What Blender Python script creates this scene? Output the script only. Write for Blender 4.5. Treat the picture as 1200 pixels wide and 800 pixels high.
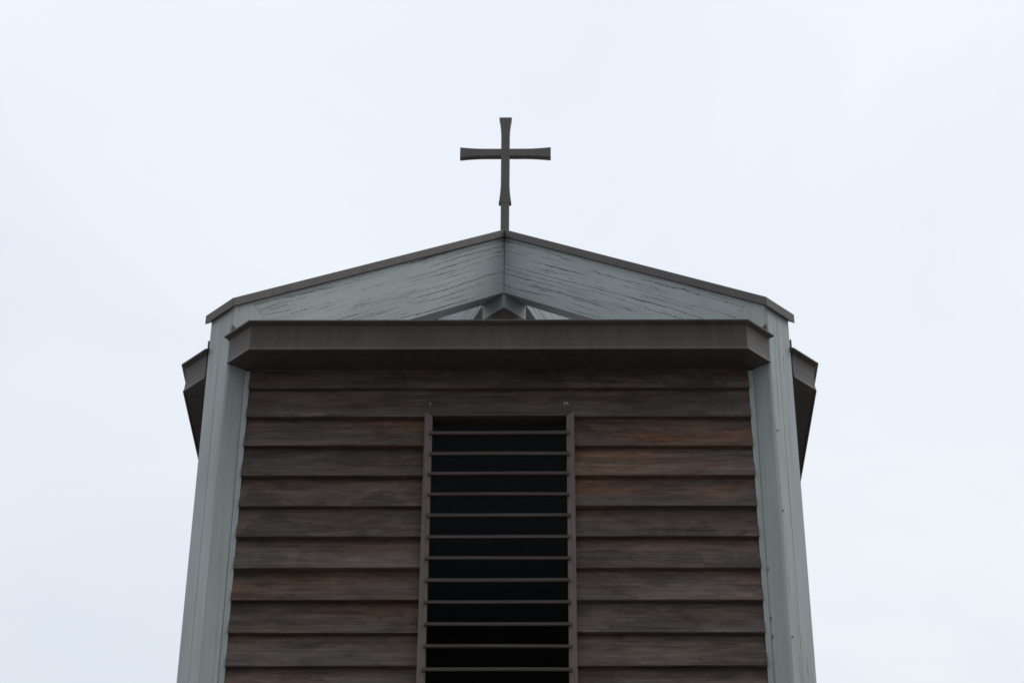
import bpy, bmesh, math, random
from mathutils import Vector, Matrix
random.seed(7)
rad = math.radians
scene = bpy.context.scene
C = scene.collection
for o in list(bpy.data.objects):
    bpy.data.objects.remove(o)

# ------------------------------------------------------------------ camera
Z0 = 1.6                                    # eye height above the ground
cam_d = bpy.data.cameras.new('camera')
cam = bpy.data.objects.new('camera', cam_d); C.objects.link(cam)
scene.camera = cam
pitch, yaw, roll, foc = 0.6143, -0.0132, 0.0056, 2710.3
fw = Vector((math.sin(yaw)*math.cos(pitch), math.cos(yaw)*math.cos(pitch), math.sin(pitch)))
rt = Vector((math.cos(yaw), -math.sin(yaw), 0)); up = rt.cross(fw)
r2 = rt*math.cos(roll) + up*math.sin(roll); u2 = up*math.cos(roll) - rt*math.sin(roll)
M = Matrix((r2, u2, -fw)).transposed().to_4x4()
M.translation = Vector((0.2638, -15.1032, Z0))
cam.matrix_world = M
cam_d.sensor_width = 36; cam_d.lens = foc/1200*36
cam_d.clip_start = 0.1; cam_d.clip_end = 3000

# ------------------------------------------------------------------ sky and sun (overcast)
SUN_EL, SUN_AZ = rad(55), rad(98)           # azimuth measured from +y towards +x
world = bpy.data.worlds.new('World'); scene.world = world
world.use_nodes = True
nt = world.node_tree; nt.nodes.clear()
def N(nt, t, **kw):
    n = nt.nodes.new(t)
    for k, v in kw.items():
        if k == 'inp':
            for i, val in v.items(): n.inputs[i].default_value = val
        else: setattr(n, k, v)
    return n
L = lambda nt, a, b: nt.links.new(a, b)
out = N(nt, 'ShaderNodeOutputWorld'); bg = N(nt, 'ShaderNodeBackground'); bg.inputs[1].default_value = 0.1
sky = N(nt, 'ShaderNodeTexSky', sky_type='NISHITA', sun_disc=False)
sky.sun_elevation = SUN_EL; sky.sun_rotation = SUN_AZ
tc = N(nt, 'ShaderNodeTexCoord')
mp = N(nt, 'ShaderNodeMapping'); mp.inputs['Scale'].default_value = (1.0, 1.0, 1.7); mp.inputs['Location'].default_value = (0.3, 0.15, 0.4)
L(nt, tc.outputs['Generated'], mp.inputs[0])
n1 = N(nt, 'ShaderNodeTexNoise', inp={'Scale': 2.6, 'Detail': 6.0, 'Roughness': 0.52, 'Distortion': 0.5})
L(nt, mp.outputs[0], n1.inputs['Vector'])
cr = N(nt, 'ShaderNodeValToRGB')
cr.color_ramp.elements[0].position = 0.32; cr.color_ramp.elements[0].color = (0.780, 0.842, 0.935, 1)
cr.color_ramp.elements[1].position = 0.68; cr.color_ramp.elements[1].color = (0.920, 0.960, 1.005, 1)
L(nt, n1.outputs['Fac'], cr.inputs[0])
# sky dimmer low down; unseen part behind camera (-y) dimmed to shade front faces
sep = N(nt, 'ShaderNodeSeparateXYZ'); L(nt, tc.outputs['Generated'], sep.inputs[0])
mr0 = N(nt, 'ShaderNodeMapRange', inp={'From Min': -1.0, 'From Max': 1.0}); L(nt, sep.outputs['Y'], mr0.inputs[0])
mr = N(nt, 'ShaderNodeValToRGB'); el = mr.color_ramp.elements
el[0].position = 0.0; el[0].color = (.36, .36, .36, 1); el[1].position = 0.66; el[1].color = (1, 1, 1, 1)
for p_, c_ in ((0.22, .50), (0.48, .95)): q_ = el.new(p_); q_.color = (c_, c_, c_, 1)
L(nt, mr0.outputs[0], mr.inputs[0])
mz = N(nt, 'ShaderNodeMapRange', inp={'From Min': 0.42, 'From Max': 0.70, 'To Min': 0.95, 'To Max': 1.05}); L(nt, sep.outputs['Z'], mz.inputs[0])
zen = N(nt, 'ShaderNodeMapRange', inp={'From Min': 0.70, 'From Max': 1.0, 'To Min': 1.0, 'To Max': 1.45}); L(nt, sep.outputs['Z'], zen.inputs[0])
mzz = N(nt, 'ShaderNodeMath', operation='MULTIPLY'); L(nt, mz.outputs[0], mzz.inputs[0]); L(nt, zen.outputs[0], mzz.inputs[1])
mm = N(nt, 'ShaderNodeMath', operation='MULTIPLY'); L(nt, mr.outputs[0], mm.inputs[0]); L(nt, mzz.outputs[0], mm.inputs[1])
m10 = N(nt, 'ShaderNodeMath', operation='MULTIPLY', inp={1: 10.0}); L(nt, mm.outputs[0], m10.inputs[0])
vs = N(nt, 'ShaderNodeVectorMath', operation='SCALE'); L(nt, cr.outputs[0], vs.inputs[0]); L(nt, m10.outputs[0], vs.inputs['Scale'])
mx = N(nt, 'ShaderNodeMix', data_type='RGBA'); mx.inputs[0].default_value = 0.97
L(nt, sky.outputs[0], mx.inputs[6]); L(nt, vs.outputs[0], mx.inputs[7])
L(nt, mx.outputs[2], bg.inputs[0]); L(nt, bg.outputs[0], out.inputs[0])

sd = bpy.data.lights.new('sun', 'SUN'); sd.energy = 0.5; sd.angle = rad(40); sd.color = (1, 0.96, 0.91)
so = bpy.data.objects.new('sun', sd); C.objects.link(so)
sv = Vector((math.sin(SUN_AZ)*math.cos(SUN_EL), math.cos(SUN_AZ)*math.cos(SUN_EL), math.sin(SUN_EL)))
so.rotation_euler = sv.to_track_quat('Z', 'Y').to_euler(); so.location = (6, 8, 25)

scene.view_settings.view_transform = 'Standard'; scene.view_settings.look = 'None'
scene.view_settings.gamma = 1; scene.view_settings.exposure = 0; scene.view_settings.use_curve_mapping = False
scene.render.engine = 'CYCLES'
scene.render.resolution_x = 1024; scene.render.resolution_y = 682
scene.cycles.filter_width = 1.6

# ------------------------------------------------------------------ materials
def new_mat(name):
    m = bpy.data.materials.new(name); m.use_nodes = True
    nt = m.node_tree; nt.nodes.clear()
    o = N(nt, 'ShaderNodeOutputMaterial'); b = N(nt, 'ShaderNodeBsdfPrincipled'); L(nt, b.outputs[0], o.inputs[0])
    return m, nt, b
def uvnoise(nt, sx, sy, scale=1.0, detail=4.0, rough=0.55, dist=0.0, off=(0, 0, 0), rnd=None, warp=None):
    """noise in grain space: u runs along the grain in metres, v across it; rnd shifts it per board"""
    uv = N(nt, 'ShaderNodeUVMap')
    src = uv.outputs[0]
    if warp is not None:
        ad = N(nt, 'ShaderNodeVectorMath', operation='ADD'); L(nt, src, ad.inputs[0]); L(nt, warp, ad.inputs[1]); src = ad.outputs[0]
    mp = N(nt, 'ShaderNodeMapping'); mp.inputs['Scale'].default_value = (sx, sy, 1); mp.inputs['Location'].default_value = off
    L(nt, src, mp.inputs[0]); vec = mp.outputs[0]
    if rnd is not None:
        cb = N(nt, 'ShaderNodeCombineXYZ'); mu = N(nt, 'ShaderNodeMath', operation='MULTIPLY', inp={1: 37.0})
        L(nt, rnd, mu.inputs[0]); L(nt, mu.outputs[0], cb.inputs[2])
        ad = N(nt, 'ShaderNodeVectorMath', operation='ADD'); L(nt, vec, ad.inputs[0]); L(nt, cb.outputs[0], ad.inputs[1]); vec = ad.outputs[0]
    n = N(nt, 'ShaderNodeTexNoise', inp={'Scale': scale, 'Detail': detail, 'Roughness': rough, 'Distortion': dist})
    L(nt, vec, n.inputs['Vector'])
    return n.outputs['Fac']
def ramp(nt, src, stops):
    r = N(nt, 'ShaderNodeValToRGB'); e = r.color_ramp.elements
    while len(e) < len(stops): e.new(0.5)
    for el, (p, c) in zip(e, stops):
        el.position = p; el.color = (c, c, c, 1) if isinstance(c, (int, float)) else (*c, 1)
    L(nt, src, r.inputs[0]); return r.outputs[0]
def mix(nt, fac, a, b, blend='MIX'):
    m = N(nt, 'ShaderNodeMix', data_type='RGBA', blend_type=blend)
    for s, v in ((0, fac), (6, a), (7, b)):
        if isinstance(v, (int, float)): m.inputs[s].default_value = v
        elif isinstance(v, tuple): m.inputs[s].default_value = (*v, 1)
        else: L(nt, v, m.inputs[s])
    return m.outputs[2]
def math_(nt, op, a, b=0.0, clamp=False):
    m = N(nt, 'ShaderNodeMath', operation=op, use_clamp=clamp)
    for i, v in enumerate((a, b)):
        if isinstance(v, (int, float)): m.inputs[i].default_value = v
        else: L(nt, v, m.inputs[i])
    return m.outputs[0]
def attr(nt, name):
    return N(nt, 'ShaderNodeAttribute', attribute_name=name).outputs['Fac']
def bump(nt, b, h, strength, dist):
    n = N(nt, 'ShaderNodeBump', inp={'Strength': strength, 'Distance': dist}); L(nt, h, n.inputs['Height']); L(nt, n.outputs[0], b.inputs['Normal'])

def paint_mat(name, cracks, dirt, c):
    """blue-grey paint on glulam timber: grain, drying cracks along the grain, chalky and dirty patches"""
    m, nt, b = new_mat(name)
    r = attr(nt, 'rnd')
    broad = uvnoise(nt, 0.9, 3.0, 1.3, 4, 0.6, 0.3, rnd=r)
    col = ramp(nt, broad, [(0.30, tuple(x*.90 for x in c)), (0.52, c), (0.72, tuple(x*1.09 for x in c))])
    grain = uvnoise(nt, 1.2, 42.0, 1.0, 5, 0.65, 0.2, rnd=r)
    col = mix(nt, dirt, col, mix(nt, 1.0, col, ramp(nt, grain, [(0.30, 0.70), (0.50, 1.0), (0.70, 1.10)]), 'MULTIPLY'))
    stain = uvnoise(nt, 0.7, 14.0, 1.0, 3, 0.5, 0.5, off=(3, 1, 0), rnd=r)           # brownish water streaks
    col = mix(nt, ramp(nt, stain, [(0.60, 0.0), (0.78, 0.40)]), col, (0.27, 0.275, 0.265))
    # cracks: wandering lines along the grain, kept only where a second noise says so
    uv = N(nt, 'ShaderNodeUVMap'); sp = N(nt, 'ShaderNodeSeparateXYZ'); L(nt, uv.outputs[0], sp.inputs[0])
    wa = uvnoise(nt, 0.7, 5.0, 1.0, 2, 0.5, rnd=r); wb = uvnoise(nt, 6.0, 22.0, 1.0, 3, 0.7, off=(5, 5, 0), rnd=r); wc = uvnoise(nt, 30.0, 60.0, 1.0, 3, 0.7, off=(2, 7, 0), rnd=r)
    v = math_(nt, 'ADD', sp.outputs[1], math_(nt, 'MULTIPLY', wa, 0.10))
    v = math_(nt, 'ADD', v, math_(nt, 'MULTIPLY', wb, 0.020)); v = math_(nt, 'ADD', v, math_(nt, 'MULTIPLY', wc, 0.017))
    def lines(K, o):
        f = math_(nt, 'FRACT', math_(nt, 'ADD', math_(nt, 'MULTIPLY', v, K), o))
        return math_(nt, 'DIVIDE', math_(nt, 'ABSOLUTE', math_(nt, 'SUBTRACT', f, 0.5)), K)
    def soft(d, w):                                              # 1 on the line, 0 beyond w metres from it
        return math_(nt, 'SUBTRACT', 1.0, math_(nt, 'DIVIDE', d, math_(nt, 'ADD', w, 0.00001)), True)
    brk = uvnoise(nt, 1.1, 15.0, 1.0, 6, 0.60, 0.0, off=(1, 9, 0), rnd=r)
    brk2 = uvnoise(nt, 3.0, 18.0, 1.0, 6, 0.72, 0.0, off=(6, 4, 0), rnd=r)
    area = uvnoise(nt, 0.6, 3.0, 1.0, 1, 0.5, 0.0, off=(4, 2, 0), rnd=r)
    brk = math_(nt, 'ADD', brk, math_(nt, 'MULTIPLY', math_(nt, 'SUBTRACT', area, 0.5), 0.5))
    c1 = soft(lines(24.0, 0.0), ramp(nt, brk, [(0.50 - cracks, 0.0), (0.60 - cracks, 0.0028), (0.80 - cracks, 0.0066)]))
    c2 = soft(lines(37.0, 0.37), ramp(nt, brk2, [(0.56 - cracks, 0.0), (0.65 - cracks, 0.0032), (0.78 - cracks, 0.0055)]))
    crack = math_(nt, 'MAXIMUM', c1, math_(nt, 'MULTIPLY', c2, 0.75))
    crack = math_(nt, 'MULTIPLY', math_(nt, 'POWER', crack, 0.7), 0.9)
    col = mix(nt, crack, col, (0.034, 0.030, 0.027))
    L(nt, col, b.inputs['Base Color'])
    b.inputs['Roughness'].default_value = 0.62; b.inputs['Specular IOR Level'].default_value = 0.3
    h = math_(nt, 'SUBTRACT', math_(nt, 'MULTIPLY', grain, 0.3*dirt), crack)
    bump(nt, b, h, 0.5, 0.006)
    return m
def board_mat(name):
    """dark brown stained cedar lap boards, bleached and rewetted in patches"""
    m, nt, b = new_mat(name)
    r = attr(nt, 'rnd'); uv = N(nt, 'ShaderNodeUVMap'); sp = N(nt, 'ShaderNodeSeparateXYZ'); L(nt, uv.outputs[0], sp.inputs[0])
    v = sp.outputs[1]                                             # 0 at the bottom edge, 0.24 m at the top
    tone = N(nt, 'ShaderNodeTexWhiteNoise', noise_dimensions='1D'); L(nt, r, tone.inputs['W'])
    base = ramp(nt, tone.outputs['Value'], [(0.0, (0.090, 0.067, 0.055)), (0.3, (0.116, 0.088, 0.073)), (0.55, (0.140, 0.110, 0.096)), (0.8, (0.122, 0.086, 0.068)), (1.0, (0.122, 0.100, 0.089))])
    grain = uvnoise(nt, 2.2, 75.0, 1.0, 7, 0.75, 0.15, rnd=r)
    col = mix(nt, 1.0, base, ramp(nt, grain, [(0.30, 0.62), (0.50, 1.0), (0.72, 1.45)]), 'MULTIPLY')
    ring = uvnoise(nt, 0.5, 12.0, 1.0, 3, 0.5, 0.9, off=(4, 0, 0), rnd=r)
    col = mix(nt, 1.0, col, ramp(nt, ring, [(0.35, 0.80), (0.55, 1.0), (0.65, 1.22)]), 'MULTIPLY')
    blot = uvnoise(nt, 4.5, 16.0, 1.0, 5, 0.65, 0.6, off=(9, 9, 0), rnd=r)
    col = mix(nt, 1.0, col, ramp(nt, blot, [(0.32, 0.66), (0.50, 1.0), (0.68, 1.38)]), 'MULTIPLY')
    # rusty patches where the stain is fresh
    rust = uvnoise(nt, 0.9, 7.0, 1.0, 3, 0.5, 0.4, off=(2, 5, 0), rnd=r)
    col = mix(nt, math_(nt, 'MULTIPLY', ramp(nt, rust, [(0.44, 0.0), (0.64, 0.9)]), attr(nt, 'rust')), col, mix(nt, 1.0, col, (1.70, 1.06, 0.68), 'MULTIPLY'))
    # silvery weathering rising from the drip edge in tide-marked patches
    tide = uvnoise(nt, 1.5, 5.0, 1.0, 4, 0.6, 0.5, off=(8, 3, 0), rnd=r)
    lvl = math_(nt, 'SUBTRACT', tide, math_(nt, 'MULTIPLY', v, 1.05))
    grey = ramp(nt, lvl, [(0.36, 0.0), (0.42, 0.55), (0.70, 0.85)])
    col = mix(nt, grey, col, mix(nt, 1.0, mix(nt, 0.45, col, (0.150, 0.128, 0.116)), ramp(nt, grain, [(0.3, 0.8), (0.7, 1.45)]), 'MULTIPLY'))
    hill = uvnoise(nt, 1.25, 0.01, 1.0, 4, 0.55, 0.0, off=(11, 6, 0), rnd=r); jag = uvnoise(nt, 14.0, 45.0, 1.0, 4, 0.7, off=(2, 2, 0), rnd=r)
    edge = math_(nt, 'ADD', math_(nt, 'MULTIPLY', math_(nt, 'SUBTRACT', hill, 0.50), 1.5), math_(nt, 'MULTIPLY', math_(nt, 'SUBTRACT', jag, 0.5), 0.24))
    wet = ramp(nt, math_(nt, 'ADD', math_(nt, 'SUBTRACT', edge, v), 0.5), [(0.492, 0.0), (0.508, 0.75)])
    wet = math_(nt, 'MULTIPLY', wet, math_(nt, 'SUBTRACT', 1.0, attr(nt, 'rust'), True))
    col = mix(nt, wet, col, mix(nt, 1.0, col, (0.56, 0.57, 0.61), 'MULTIPLY'))
    # drying splits along the grain
    spl = uvnoise(nt, 1.3, 48.0, 1.0, 3, 0.6, 0.0, off=(13, 2, 0), rnd=r); sel = uvnoise(nt, 2.6, 14.0, 1.0, 4, 0.7, off=(3, 8, 0), rnd=r)
    cut = math_(nt, 'MULTIPLY', math_(nt, 'LESS_THAN', math_(nt, 'ABSOLUTE', math_(nt, 'SUBTRACT', spl, 0.5)), 0.022), ramp(nt, sel, [(0.55, 0.0), (0.62, 0.6)]))
    col = mix(nt, cut, col, (0.016, 0.013, 0.012))
    L(nt, col, b.inputs['Base Color'])
    b.inputs['Roughness'].default_value = 0.72; b.inputs['Specular IOR Level'].default_value = 0.25
    bump(nt, b, math_(nt, 'ADD', grain, math_(nt, 'MULTIPLY', ring, 0.5)), 0.45, 0.004)
    return m
def trim_mat(name, c0, c1):
    m, nt, b = new_mat(name)
    r = attr(nt, 'rnd')
    g = uvnoise(nt, 2.0, 70.0, 1.0, 5, 0.7, 0.2, rnd=r); p = uvnoise(nt, 2.5, 6.0, 1.0, 3, 0.5, 0.3, rnd=r)
    col = ramp(nt, p, [(0.3, c0), (0.7, c1)])
    col = mix(nt, 1.0, col, ramp(nt, g, [(0.3, 0.7), (0.5, 1.0), (0.7, 1.3)]), 'MULTIPLY')
    L(nt, col, b.inputs['Base Color']); b.inputs['Roughness'].default_value = 0.7
    bump(nt, b, g, 0.4, 0.003); return m
def metal_mat(name, c0, c1, rough=0.5):
    """dull bronze-brown sheet metal with faint runs and mottling"""
    m, nt, b = new_mat(name)
    tc = N(nt, 'ShaderNodeTexCoord')
    def no(sc, scale, det):
        mp = N(nt, 'ShaderNodeMapping'); mp.inputs['Scale'].default_value = sc; L(nt, tc.outputs['Object'], mp.inputs[0])
        n = N(nt, 'ShaderNodeTexNoise', inp={'Scale': scale, 'Detail': det, 'Roughness': 0.6}); L(nt, mp.outputs[0], n.inputs['Vector']); return n.outputs['Fac']
    mot = no((1, 1, 1), 3.0, 5); runs = no((14, 14, 0.9), 1.0, 4); sp = no((1, 1, 1), 42.0, 3)
    col = ramp(nt, mot, [(0.3, c0), (0.7, c1)])
    col = mix(nt, 1.0, col, ramp(nt, runs, [(0.3, 0.86), (0.5, 1.0), (0.7, 1.16)]), 'MULTIPLY')
    col = mix(nt, 1.0, col, ramp(nt, sp, [(0.3, 0.9), (0.62, 1.0), (0.75, 1.35)]), 'MULTIPLY')
    L(nt, col, b.inputs['Base Color'])
    b.inputs['Roughness'].default_value = rough; b.inputs['Specular IOR Level'].default_value = 0.35
    bump(nt, b, mot, 0.25, 0.02); return m
def plain(name, c, rough=0.8):
    m, nt, b = new_mat(name); b.inputs['Base Color'].default_value = (*c, 1); b.inputs['Roughness'].default_value = rough; return m

MAT = dict(
    beam=paint_mat('cracked blue-grey paint', 0.038, 0.35, (0.520, 0.580, 0.578)), pier=paint_mat('blue-grey paint', -0.105, 0.35, (0.500, 0.545, 0.530)),
    board=board_mat('dark stained boards'), trim=trim_mat('brown window trim', (0.160, 0.118, 0.106), (0.200, 0.150, 0.136)),
    slat=trim_mat('brown louvre slats', (0.068, 0.051, 0.044), (0.094, 0.069, 0.059)),
    metal=metal_mat('bronze sheet metal', (0.086, 0.073, 0.061), (0.110, 0.094, 0.080), 0.48),
    capm=metal_mat('ridge cap metal', (0.104, 0.090, 0.079), (0.132, 0.115, 0.102), 0.5),
    cross=metal_mat('cross metal', (0.155, 0.139, 0.128), (0.195, 0.176, 0.163), 0.5),
    inner=plain('dark tarred lining', (0.06, 0.06, 0.065)), hook=plain('white plastic', (0.75, 0.75, 0.74), 0.4),
    blister=plain('bare chalky wood', (0.36, 0.32, 0.28)), nail=plain('rusty nail', (0.06, 0.045, 0.04)),
)
# ------------------------------------------------------------------ mesh helpers
def obj(name, bm, mat, parent=None):
    bmesh.ops.recalc_face_normals(bm, faces=bm.faces)
    me = bpy.data.meshes.new(name); bm.to_mesh(me); bm.free()
    o = bpy.data.objects.new(name, me); C.objects.link(o)
    if mat: me.materials.append(mat)
    if parent: o.parent = parent
    return o
def newbm():
    bm = bmesh.new(); bm.loops.layers.uv.new('UVMap'); bm.faces.layers.float.new('rnd'); bm.faces.layers.float.new('rust'); return bm
def setuv(bm, faces, udir, vdir, rnd=0.0, org=Vector((0, 0, 0))):
    uvl = bm.loops.layers.uv.active; rl = bm.faces.layers.float['rnd']
    for f in faces:
        f[rl] = rnd
        f.normal_update(); n = f.normal
        v = vdir
        if abs(n.dot(vdir)) > 0.8: v = udir.cross(vdir)
        for l in f.loops:
            p = l.vert.co - org; l[uvl].uv = (p.dot(udir), p.dot(v))
def box(bm, x0, x1, y0, y1, z0, z1, u='x', rnd=0.0):
    vs = [bm.verts.new((x, y, z)) for x in (x0, x1) for y in (y0, y1) for z in (z0, z1)]
    q = [(0, 1, 3, 2), (4, 6, 7, 5), (0, 4, 5, 1), (2, 3, 7, 6), (0, 2, 6, 4), (1, 5, 7, 3)]
    fs = [bm.faces.new([vs[i] for i in f]) for f in q]
    X, Y, Z = Vector((1, 0, 0)), Vector((0, 1, 0)), Vector((0, 0, 1))
    setuv(bm, fs, *{'x': (X, Z), 'z': (Z, X), 'y': (Y, Z)}[u], rnd, Vector((x0, y0, z0)))
    return fs
def bevel(o, w, seg=2):
    m = o.modifiers.new('bevel', 'BEVEL'); m.width = w; m.segments = seg; m.limit_method = 'ANGLE'; m.angle_limit = rad(35); return o
def loft(bm, rings, close=True, caps=True):
    """join successive rings of points; returns faces"""
    R = [[bm.verts.new(p) for p in r] for r in rings]; fs = []
    n = len(R[0])
    for a, b in zip(R, R[1:]):
        for i in range(n if close else n-1):
            j = (i+1) % n
            fs.append(bm.faces.new((a[i], a[j], b[j], b[i])))
    if caps: fs += [bm.faces.new(R[0][::-1]), bm.faces.new(R[-1])]
    return fs

# ------------------------------------------------------------------ ground
bm = newbm()
S = 1500
vs = [bm.verts.new((x*S, y*S, 0)) for x, y in ((-1, -1), (1, -1), (1, 1), (-1, 1))]; bm.faces.new(vs)
gm, gnt, gb = new_mat('worn asphalt')
tcn = N(gnt, 'ShaderNodeTexCoord'); gn = N(gnt, 'ShaderNodeTexNoise', inp={'Scale': 1.3, 'Detail': 8.0, 'Roughness': 0.7}); L(gnt, tcn.outputs['Object'], gn.inputs['Vector'])
L(gnt, ramp(gnt, gn.outputs['Fac'], [(0.3, (0.11, 0.108, 0.105)), (0.55, (0.15, 0.147, 0.143)), (0.75, (0.19, 0.185, 0.18))]), gb.inputs['Base Color']); gb.inputs['Roughness'].default_value = 0.95
g = obj('ground', bm, gm); g['kind'] = 'structure'
bm = newbm()
box(bm, -7.5, 7.5, -17.5, 6.5, -0.2, 0.03)
pm, pnt, pb = new_mat('concrete paving')
tcn = N(pnt, 'ShaderNodeTexCoord'); gn = N(pnt, 'ShaderNodeTexNoise', inp={'Scale': 2.3, 'Detail': 8.0, 'Roughness': 0.65}); L(pnt, tcn.outputs['Object'], gn.inputs['Vector'])
L(pnt, ramp(pnt, gn.outputs['Fac'], [(0.3, (0.13, 0.127, 0.122)), (0.7, (0.20, 0.196, 0.188))]), pb.inputs['Base Color']); pb.inputs['Roughness'].default_value = 0.9
g = obj('pavement', bm, pm); g['kind'] = 'structure'

# ------------------------------------------------------------------ tower
tower = bpy.data.objects.new('bell_tower', None); C.objects.link(tower)
tower['label'] = 'square church bell tower with blue-grey corner posts, dark board siding and a louvred opening'
tower['category'] = 'bell tower'
Rc, H = 1.95, 0.0889
W2 = H*math.sqrt(2); RE = Rc*math.sqrt(2)          # half width of posts and beams, distance of their outer end from the axis
SL = 1.103/math.sqrt(2)                            # slope of the beams along the diagonal
CT, CO = 0.0756, 0.0282                            # ridge cap: height and overhang
ZC = 11.6195 + Z0 + SL*(W2+CO)                     # peak of the caps on the axis
ZB = 11.009 + Z0 + SL*W2                           # peak of the beams' undersides
ztop = lambda d: ZC - 0.022 - SL*d
zbot = lambda d: ZB - SL*d
def diag(k):
    a = rad(45+90*k); e = Vector((math.cos(a), math.sin(a), 0)); return e, Vector((-e.y, e.x, 0))
def P(e, l, d, lat, z): return e*d + l*lat + Vector((0, 0, z))
MIT = 0.124                                        # the mitre between post and beam
d0 = RE - MIT; smit = 0.40
d1 = d0 - smit
zm = lambda d: ztop(d0) - (ztop(d0)-zbot(d1))*(d0-d)/smit
GAP = 0.002
def make_pier(k):
    e, l = diag(k); bm = newbm(); rr = random.Random(k+40)
    zs = [0.0] + [0.6+0.35*i for i in range(23)]
    zs = [z for z in zs if z < zbot(d1)-0.1]
    rings = []
    sc = rr.uniform(-.02, .02)
    def ring(zf, j):
        s = sc + j
        pl = [(RE-.012, -W2), (RE, -W2+.012), (RE, s-.0022), (RE-.010, s), (RE, s+.0022), (RE, W2-.012), (RE-.012, W2), (d0+.001, W2), (d1+.001, W2), (d1+.001, -W2), (d0+.001, -W2)]
        return [P(e, l, d, la, zf(d)) for d, la in pl]
    for z in zs: rings.append(ring(lambda d, z=z: z, rr.uniform(-.007, .007)))
    rings.append(ring(lambda d: (ztop(d) if d > d0+.002 else zm(d)-GAP), 0))
    fs = loft(bm, rings)
    setuv(bm, fs, Vector((0, 0, 1)), l, rr.random()*5)
    for f in fs:                                       # the long sides: grain across is the diagonal direction
        if abs(f.normal.dot(l)) > 0.7: setuv(bm, [f], Vector((0, 0, 1)), e, rr.random()*0+3.1+k)
    return obj('corner_post', bm, MAT['pier'], tower)
def make_beam(k):
    e, l = diag(k); bm = newbm(); rr = random.Random(k+80)
    G = 0.0022
    # plan outline from the outer joint to the axis; every corner has a top and a bottom
    W = W2
    pts = [(d0, -W), (W+G, -W), (G*1.4, 0), (W+G, W), (d0, W)]
    top = [bm.verts.new(P(e, l, d, la, ztop(d))) for d, la in pts]
    pb = [(d1, -W), (W+G, -W), (G*1.4, 0), (W+G, W), (d1, W)]
    bot = [bm.verts.new(P(e, l, d, la, zbot(d))) for d, la in pb]
    fs = [bm.faces.new(top), bm.faces.new(bot[::-1])]
    for i in range(5):
        j = (i+1) % 5; fs.append(bm.faces.new((top[j], top[i], bot[i], bot[j])))
    ud = (e - Vector((0, 0, SL))).normalized(); vd = l.cross(ud)
    setuv(bm, fs, ud, vd, 0)
    rl = bm.faces.layers.float['rnd']
    bm.normal_update()
    for f in fs: f[rl] = 2.3 + k*1.7 + (0.9 if f.normal.dot(l) > 0 else 0)
    o = obj('roof_beam', bm, MAT['beam'], tower); bevel(o, 0.003, 2)
    # ridge cap, folded sheet metal over the beam, mitred at the peak
    bm = newbm(); W = W2 + CO; E = RE + CO; g = 0.0012
    pts = [(E, -W), (W+g, -W), (g*1.4, 0), (W+g, W), (E, W)]
    zt = lambda d: ZC - SL*d
    for i in range(3): pass
    top = [bm.verts.new(P(e, l, d, la, zt(d))) for d, la in pts]
    bot = [bm.verts.new(P(e, l, d, la, zt(d)-CT)) for d, la in pts]
    bm.faces.new(top); bm.faces.new(bot[::-1])
    for i in range(5):
        j = (i+1) % 5; bm.faces.new((top[j], top[i], bot[i], bot[j]))
    c = obj('ridge_cap', bm, MAT['capm'], o); bevel(c, 0.004, 2)
    return o
for k in range(4):
    make_pier(k); make_beam(k)
# king post under the joint of the four beams, with a metal collar where it leaves the roof
def diag_prism(bm, hw, z0, z1, zin=None):
    rings = []
    for z in (z0, z1): rings.append([Vector((x, y, z)) for x, y in ((0, -hw*1.41421), (hw*1.41421, 0), (0, hw*1.41421), (-hw*1.41421, 0))])
    return loft(bm, rings)
bm = newbm(); fs = diag_prism(bm, W2-0.001, 10.36+Z0, ZB-SL*W2+0.02)
setuv(bm, fs, Vector((0, 0, 1)), Vector((1, 0, 0)), 0.77)
kp = obj('king_post', bm, MAT['pier'], tower); bevel(kp, 0.006, 2)
bm = newbm(); diag_prism(bm, W2+0.014, 10.42+Z0, 10.850+Z0)
bevel(obj('post_collar', bm, MAT['metal'], kp), 0.003)

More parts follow.
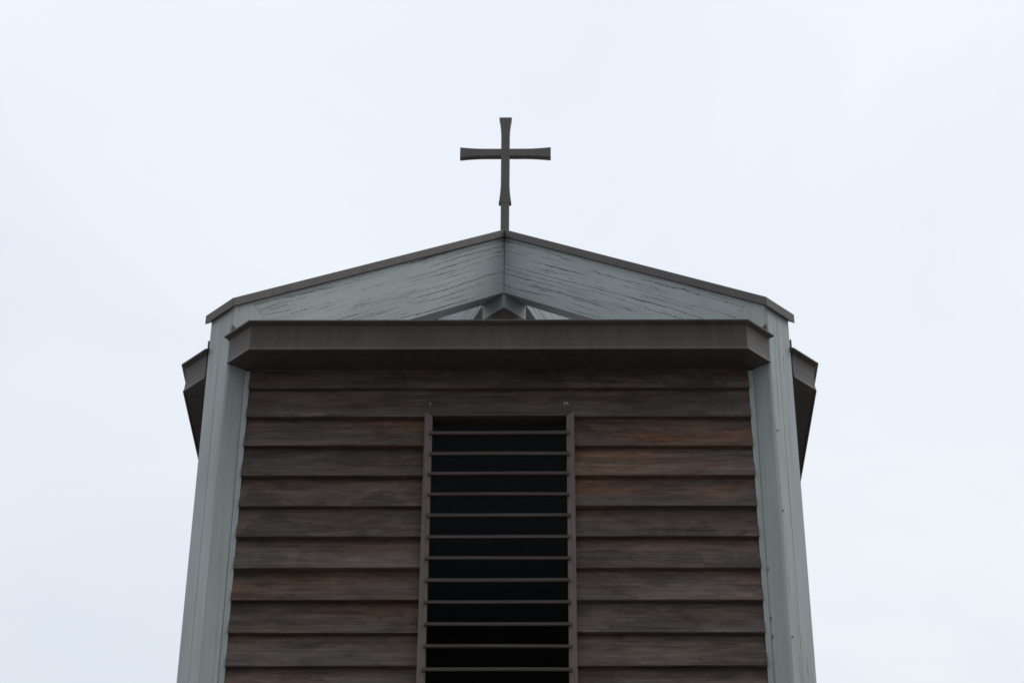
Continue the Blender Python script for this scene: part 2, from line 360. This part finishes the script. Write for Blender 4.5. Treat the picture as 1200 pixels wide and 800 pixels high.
# ------------------------------------------------------------------ eaves hoods on the four sides
HY, HX, HE = -2.2123, 1.7003, 0.1661
ZT, ZH = 9.2586+Z0, 9.0265+Z0
def make_hood(k):
    bm = newbm()
    path = [Vector((-HX-HE, HY+HE)), Vector((-HX, HY)), Vector((HX, HY)), Vector((HX+HE, HY+HE))]
    nrm = [Vector((-1, -1)).normalized(), Vector((0, -1)), Vector((1, -1)).normalized()]
    def offset(i, o):
        if i == 0: return path[0] + nrm[0]*o
        if i == 3: return path[3] + nrm[2]*o
        a, b = nrm[i-1], nrm[i]; m = (a+b)/(1+a.dot(b)); return path[i] + m*o
    lip = 0.0293
    prof = [(-0.33, ZH+.040), (-0.012, ZH+.006), (-0.010, ZH), (0.0015, ZH), (0.003, ZH+.004), (-0.004, ZH+.030), (-0.008, ZH+.08), (-0.008, ZH+.15),
            (-0.002, ZT-.030), (lip-.003, ZT-.016), (lip, ZT-.013), (lip, ZT-.002), (lip-.003, ZT), (-0.33, ZT+.20)]
    rings = []
    ext = [(-1, 0.006), (0, 0), (0, 0), (1, 0.006)]
    for i in range(4):
        r = []
        for o, z in prof:
            p = offset(i, o)
            if i in (0, 3) and o > 0.01:                # the drip lip runs on a little past the end of the fascia
                t = Vector((-1, 1)).normalized() if i == 0 else Vector((1, 1)).normalized()
                p = p + t*0.022
            r.append(Vector((p.x, p.y, z)))
        rings.append(r)
    loft(bm, rings)
    for s in (-1, 1):                                   # upturned flashing tab against the post
        c = Vector((s*(Rc-H), -Rc-H, 0)); t = Vector((-s, 1, 0)).normalized(); n = Vector((-s, -1, 0)).normalized()
        a, b = c + t*0.001 + n*0.0025, c + t*0.042 + n*0.0025
        loft(bm, [[a+Vector((0, 0, ZT-.02)), b+Vector((0, 0, ZT-.02)), b+n*.010+Vector((0, 0, ZT-.02)), a+n*.010+Vector((0, 0, ZT-.02))],
                  [a+Vector((0, 0, ZT+.10)), b+Vector((0, 0, ZT+.085)), b+n*.010+Vector((0, 0, ZT+.085)), a+n*.010+Vector((0, 0, ZT+.10))]])
    bmesh.ops.rotate(bm, verts=bm.verts, cent=(0, 0, 0), matrix=Matrix.Rotation(rad(90*k), 3, 'Z'))
    o = obj('eaves_hood', bm, MAT['metal'], tower); bevel(o, 0.003, 2)
    return o
for k in range(4): make_hood(k)
# low pyramid roof between the beams
bm = newbm()
oc = [(-1.66, -2.16), (1.66, -2.16), (2.16, -1.66), (2.16, 1.66), (1.66, 2.16), (-1.66, 2.16), (-2.16, 1.66), (-2.16, -1.66)]
lo = [bm.verts.new((x, y, ZT-.05)) for x, y in oc]; hi = [bm.verts.new((x, y, ZT-.012)) for x, y in oc]
pt = bm.verts.new((0, 0, 10.55+Z0)); pu = bm.verts.new((0, 0, 10.50+Z0))
for i in range(8):
    j = (i+1) % 8
    bm.faces.new((hi[i], hi[j], pt)); bm.faces.new((lo[j], lo[i], pu)); bm.faces.new((lo[i], lo[j], hi[j], hi[i]))
obj('roof', bm, MAT['metal'], tower)

# ------------------------------------------------------------------ lap-board walls
WX = 1.7205; YB, YT = -1.957, -1.914                     # plane of the boards' drip edge and of their top
EXPO = 0.2358; ZW = 8.9022+Z0-0.0145
LX0, LX1, LZ1, LZ0 = -0.500, 0.516, 8.672+Z0, 3.9+Z0    # louvre frame, outer size
def board(bm, xa, xb, zb, rr, rust=0.15):
    """one lap board, its drip edge slightly wavy; bottom at zb"""
    n = max(2, int((xb-xa)/0.09)); rings = []; ph = rr.uniform(0, 9); am = rr.uniform(.0002, .0010); cup = rr.uniform(-.003, .003)
    for i in range(n+1):
        x = xa + (xb-xa)*i/n
        dz = am*math.sin(x*2.1+ph) + rr.uniform(-.0003, .0003); dy = cup + .0015*math.sin(x*1.3+ph*2)
        rings.append([Vector((x, YB+dy+.0015, zb+dz)), Vector((x, YB+dy, zb+dz+.003)), Vector((x, YT+dy*.3, zb+EXPO+.022)), Vector((x, -1.885, zb+EXPO+.022)), Vector((x, -1.885, zb+dz+.002))])
    fs = loft(bm, rings)
    setuv(bm, fs, Vector((1, 0, 0)), Vector((0, 0, 1)), rr.random()*20, Vector((xa-rr.uniform(0, 5), 0, zb)))
    for f in fs: f[bm.faces.layers.float['rust']] = rust
RUST_L = {2: .75, 3: .1, 4: .1, 5: .1, 6: .6, 7: .75, 8: .55, 9: .6}
RUST_R = {2: 1.0, 3: .9, 4: .9, 5: .15, 6: .35, 7: .3, 8: .2, 9: .15}
def make_wall(k, louvre):
    rr = random.Random(100+k); bm = newbm()
    kk = -1
    while True:
        zb = ZW - kk*EXPO
        if zb < 0.05: break
        jl = lambda: rr.uniform(-.001, .001)
        if louvre and zb < LZ1 - 0.10 and zb > LZ0-0.1:
            board(bm, -WX+jl(), LX0+.015, zb+rr.uniform(-.002, .002), rr, RUST_L.get(kk, rr.random()*.8)); board(bm, LX1-.015, WX+jl(), zb+rr.uniform(-.002, .002), rr, RUST_R.get(kk, rr.random()*.8))
        else:
            board(bm, -WX+jl(), WX+jl(), zb+rr.uniform(-.001, .001), rr)
        kk += 1
    M4 = Matrix.Rotation(rad(90*k), 3, 'Z')
    bmesh.ops.rotate(bm, verts=bm.verts, cent=(0, 0, 0), matrix=M4)
    w = obj('board_wall', bm, MAT['board'], tower)
    # lining behind the boards, with the opening left free
    bm = newbm(); y0, y1 = -1.882, -1.86; ze = ZT-.06
    if louvre:
        box(bm, -1.75, LX0+.05, y0, y1, 0, ze); box(bm, LX1-.05, 1.75, y0, y1, 0, ze)
        box(bm, LX0+.05, LX1-.05, y0, y1, LZ1-.03, ze); box(bm, LX0+.05, LX1-.05, y0, y1, 0, LZ0+.05)
    else: box(bm, -1.75, 1.75, y0, y1, 0, ze)
    bmesh.ops.rotate(bm, verts=bm.verts, cent=(0, 0, 0), matrix=M4)
    obj('wall_lining', bm, MAT['inner'], w)
    for s in (-1, 1):                                   # painted corner strip against the post
        bm = newbm(); xs = sorted((s*1.718, s*1.753)); box(bm, xs[0], xs[1], -1.942, -1.884, 0, ZH+.01, 'z', rr.random()*9)
        bmesh.ops.rotate(bm, verts=bm.verts, cent=(0, 0, 0), matrix=M4)
        obj('corner_strip', bm, MAT['pier'], w)
    return w
for k in range(4): make_wall(k, k != 2)
bm = newbm(); box(bm, -1.85, 1.85, -1.85, 1.85, ZT-.16, ZT-.12); obj('belfry_ceiling', bm, plain('pale blue ceiling paint', (0.20, 0.235, 0.255)), tower)
bm = newbm(); box(bm, -1.8, 1.8, -1.8, 1.8, 3.2+Z0, 3.3+Z0); obj('belfry_floor', bm, MAT['inner'], tower)

# ------------------------------------------------------------------ louvred opening
fwid = 0.0535
yf, yb = -1.985, -1.87
Xd, Zd = Vector((1, 0, 0)), Vector((0, 0, 1))
def mitred(bm, pts, u, rnd):                            # a frame member given by its front outline
    a = [Vector((x, yf, z)) for x, z in pts]; b = [Vector((x, yb, z)) for x, z in pts]
    fs = loft(bm, [a, b]); setuv(bm, fs, *u, rnd)
def hook(x, z, a0, a1, rr_, name='screw_hook'):
    bm = bmesh.new(); rings = []; n = 12; r = 0.0028
    for i in range(n+1):
        t = rad(a0+(a1-a0)*i/n); c = Vector((x+rr_*math.cos(t), -2.0, z+rr_*math.sin(t))); d = Vector((math.cos(t), 0, math.sin(t)))
        rings.append([c + (d*math.cos(p)+Vector((0, 1, 0))*math.sin(p))*r for p in [rad(60*j) for j in range(6)]])
    loft(bm, rings)
    c = rings[0][0]; box_v = [Vector((c.x-r, -2.0, c.z-r)), Vector((c.x+r, -2.0, c.z-r)), Vector((c.x+r, -2.0, c.z+r)), Vector((c.x-r, -2.0, c.z+r))]
    loft(bm, [box_v, [v+Vector((0, .07, 0)) for v in box_v]])
    obj(name, bm, MAT['hook'], louvre)
def make_louvre(side):
    bm = newbm()
    zt = LZ1 + 0.012; zi = zt - 0.046; g = 0.001
    mitred(bm, [(LX0, LZ0), (LX0+fwid, LZ0+fwid), (LX0+fwid, zi-g), (LX0, zt-g)], (Zd, Xd), 1.2)
    mitred(bm, [(LX1, LZ0), (LX1, zt-g), (LX1-fwid, zi-g), (LX1-fwid, LZ0+fwid)], (Zd, Xd), 4.7)
    mitred(bm, [(LX0+g, LZ0), (LX1-g, LZ0), (LX1-fwid-g, LZ0+fwid), (LX0+fwid+g, LZ0+fwid)], (Xd, Zd), 3.3)
    louvre = obj('louvre_frame', bm, MAT['trim'], tower); bevel(louvre, 0.002)
    bm = newbm(); mitred(bm, [(LX0+.002, zt), (LX0+fwid+.002, zi), (LX1-fwid-.002, zi), (LX1-.002, zt)], (Xd, Zd), 7.9)
    bevel(obj('head_rail', bm, MAT['slat'], louvre), 0.002)
    bm = newbm(); rr = random.Random(5+side)
    z = 8.492 + Z0; i = 0
    while z > LZ0 + 0.1:
        xa = LX0+fwid - 0.018 + rr.uniform(-.004, .004); xb = LX1-fwid + 0.018 + rr.uniform(-.004, .004)
        t = 0.022 + rr.uniform(-.002, .002); dz = rr.uniform(-.003, .003); tl = rr.uniform(-.002, .002)
        n = 10; rings = []; ph = rr.uniform(0, 6)
        for q in range(n+1):
            x = xa + (xb-xa)*q/n; s = z + dz + tl*(q/n-.5) + .0012*math.sin(x*4+ph)
            rings.append([Vector((x, -1.999, s-t/2)), Vector((x, -1.999, s+t/2)), Vector((x, -1.987, s+t/2+.004)), Vector((x, -1.987, s-t/2))])
        fs = loft(bm, rings); setuv(bm, fs, Xd, Zd, rr.random()*20, Vector((-i*1.3, 0, s)))
        # the blade behind its front edge, rising into the tower
        xa2, xb2 = LX0+fwid+.002, LX1-fwid-.002
        rings = [[Vector((x, -1.987, z-t/2+.003)), Vector((x, -1.987, z+t/2-.003)), Vector((x, -1.875, z+t/2+.05)), Vector((x, -1.875, z-t/2+.056))] for x in (xa2, xb2)]
        fs = loft(bm, rings); setuv(bm, fs, Xd, Zd, rr.random()*20)
        z -= 0.1610; i += 1
    obj('louvre_slats', bm, MAT['slat'], louvre)
    louvre.rotation_euler.z = rad(90*side)
    return louvre
for side in (0, 1, 3):
    lv = make_louvre(side)
    if side == 0: louvre = lv
hook(0.462, 8.722+Z0, 150, -30, 0.011); hook(-0.462, 8.724+Z0, 100, 60, 0.006)

# nail heads left in the right-hand post
e, l = diag(3)
post = [o for o in tower.children if o.name.startswith('corner_post')][3]
for d, lat, z in ((RE, -W2+.024, 8.49+Z0), (RE, -W2+.020, 7.86+Z0), (RE, -W2+.022, 6.93+Z0)):
    p = P(e, l, d, lat, z); bm = bmesh.new()
    bmesh.ops.create_cone(bm, cap_ends=True, segments=8, radius1=.0052, radius2=.004, depth=.022, matrix=Matrix.Translation(p) @ e.to_track_quat('Z', 'Y').to_matrix().to_4x4())
    obj('nail', bm, MAT['nail'], post)
for x, z in ((1.760, 7.47+Z0), (1.758, 7.115+Z0), (1.761, 6.98+Z0)):
    bm = bmesh.new(); bmesh.ops.create_icosphere(bm, subdivisions=2, radius=.009, matrix=Matrix.Translation((x, -1.947, z)) @ Matrix.Diagonal((.8, .6, 1.5, 1)))
    for v in bm.verts: v.co += Vector((random.uniform(-1, 1), random.uniform(-1, 1), random.uniform(-1, 1)))*.002
    obj('paint_blister', bm, MAT['blister'], post)

# ------------------------------------------------------------------ cross on the peak
cross = bpy.data.objects.new('roof_cross', None); C.objects.link(cross); cross.location = (0, 0, ZC-0.12)
cross['label'] = 'dark metal cross with flared ends on a short pole at the roof peak'; cross['category'] = 'cross'
zo = ZC-0.12
def flare(t, a, b, p=2.2): return a + (b-a)*max(0, t)**p
bm = newbm(); yf, yb = -0.030, 0.020
zbot_, ztop_, zc = 12.050+Z0, 12.978+Z0, 12.592+Z0
hw = 0.0365
right = []
for i in range(13):                                      # foot flare, from the bottom up
    t = i/12; right.append((flare(1-t, hw, 0.0525), zbot_ + t*0.24))
aw = 0.0385
right.append((hw, zc-aw))
arm = [(hw+(0.384-hw)*t, flare((t-.35)/.65, aw, 0.0545, 1.9)) for t in [i/14 for i in range(1, 15)]]
right += [(x, zc-h) for x, h in arm] + [(x, zc+h) for x, h in arm[::-1]] + [(hw, zc+aw)]
for i in range(13):
    t = i/12; right.append((flare(t, hw, 0.0540), ztop_-0.22 + t*0.22))
out = right + [(-x, z) for x, z in right[::-1]]
f = bm.faces.new([bm.verts.new((x, yf, z-zo)) for x, z in out])
ex = bmesh.ops.extrude_face_region(bm, geom=[f]); bmesh.ops.translate(bm, verts=[v for v in ex['geom'] if isinstance(v, bmesh.types.BMVert)], vec=(0, yb-yf, 0))
bevel(obj('cross_body', bm, MAT['cross'], cross), 0.002)
bm = newbm(); box(bm, -0.0355, 0.0355, -0.0285, 0.0285, ZC-0.12-zo, zbot_-zo+0.0, 'z'); 
bevel(obj('pole', bm, MAT['cross'], cross), 0.003)
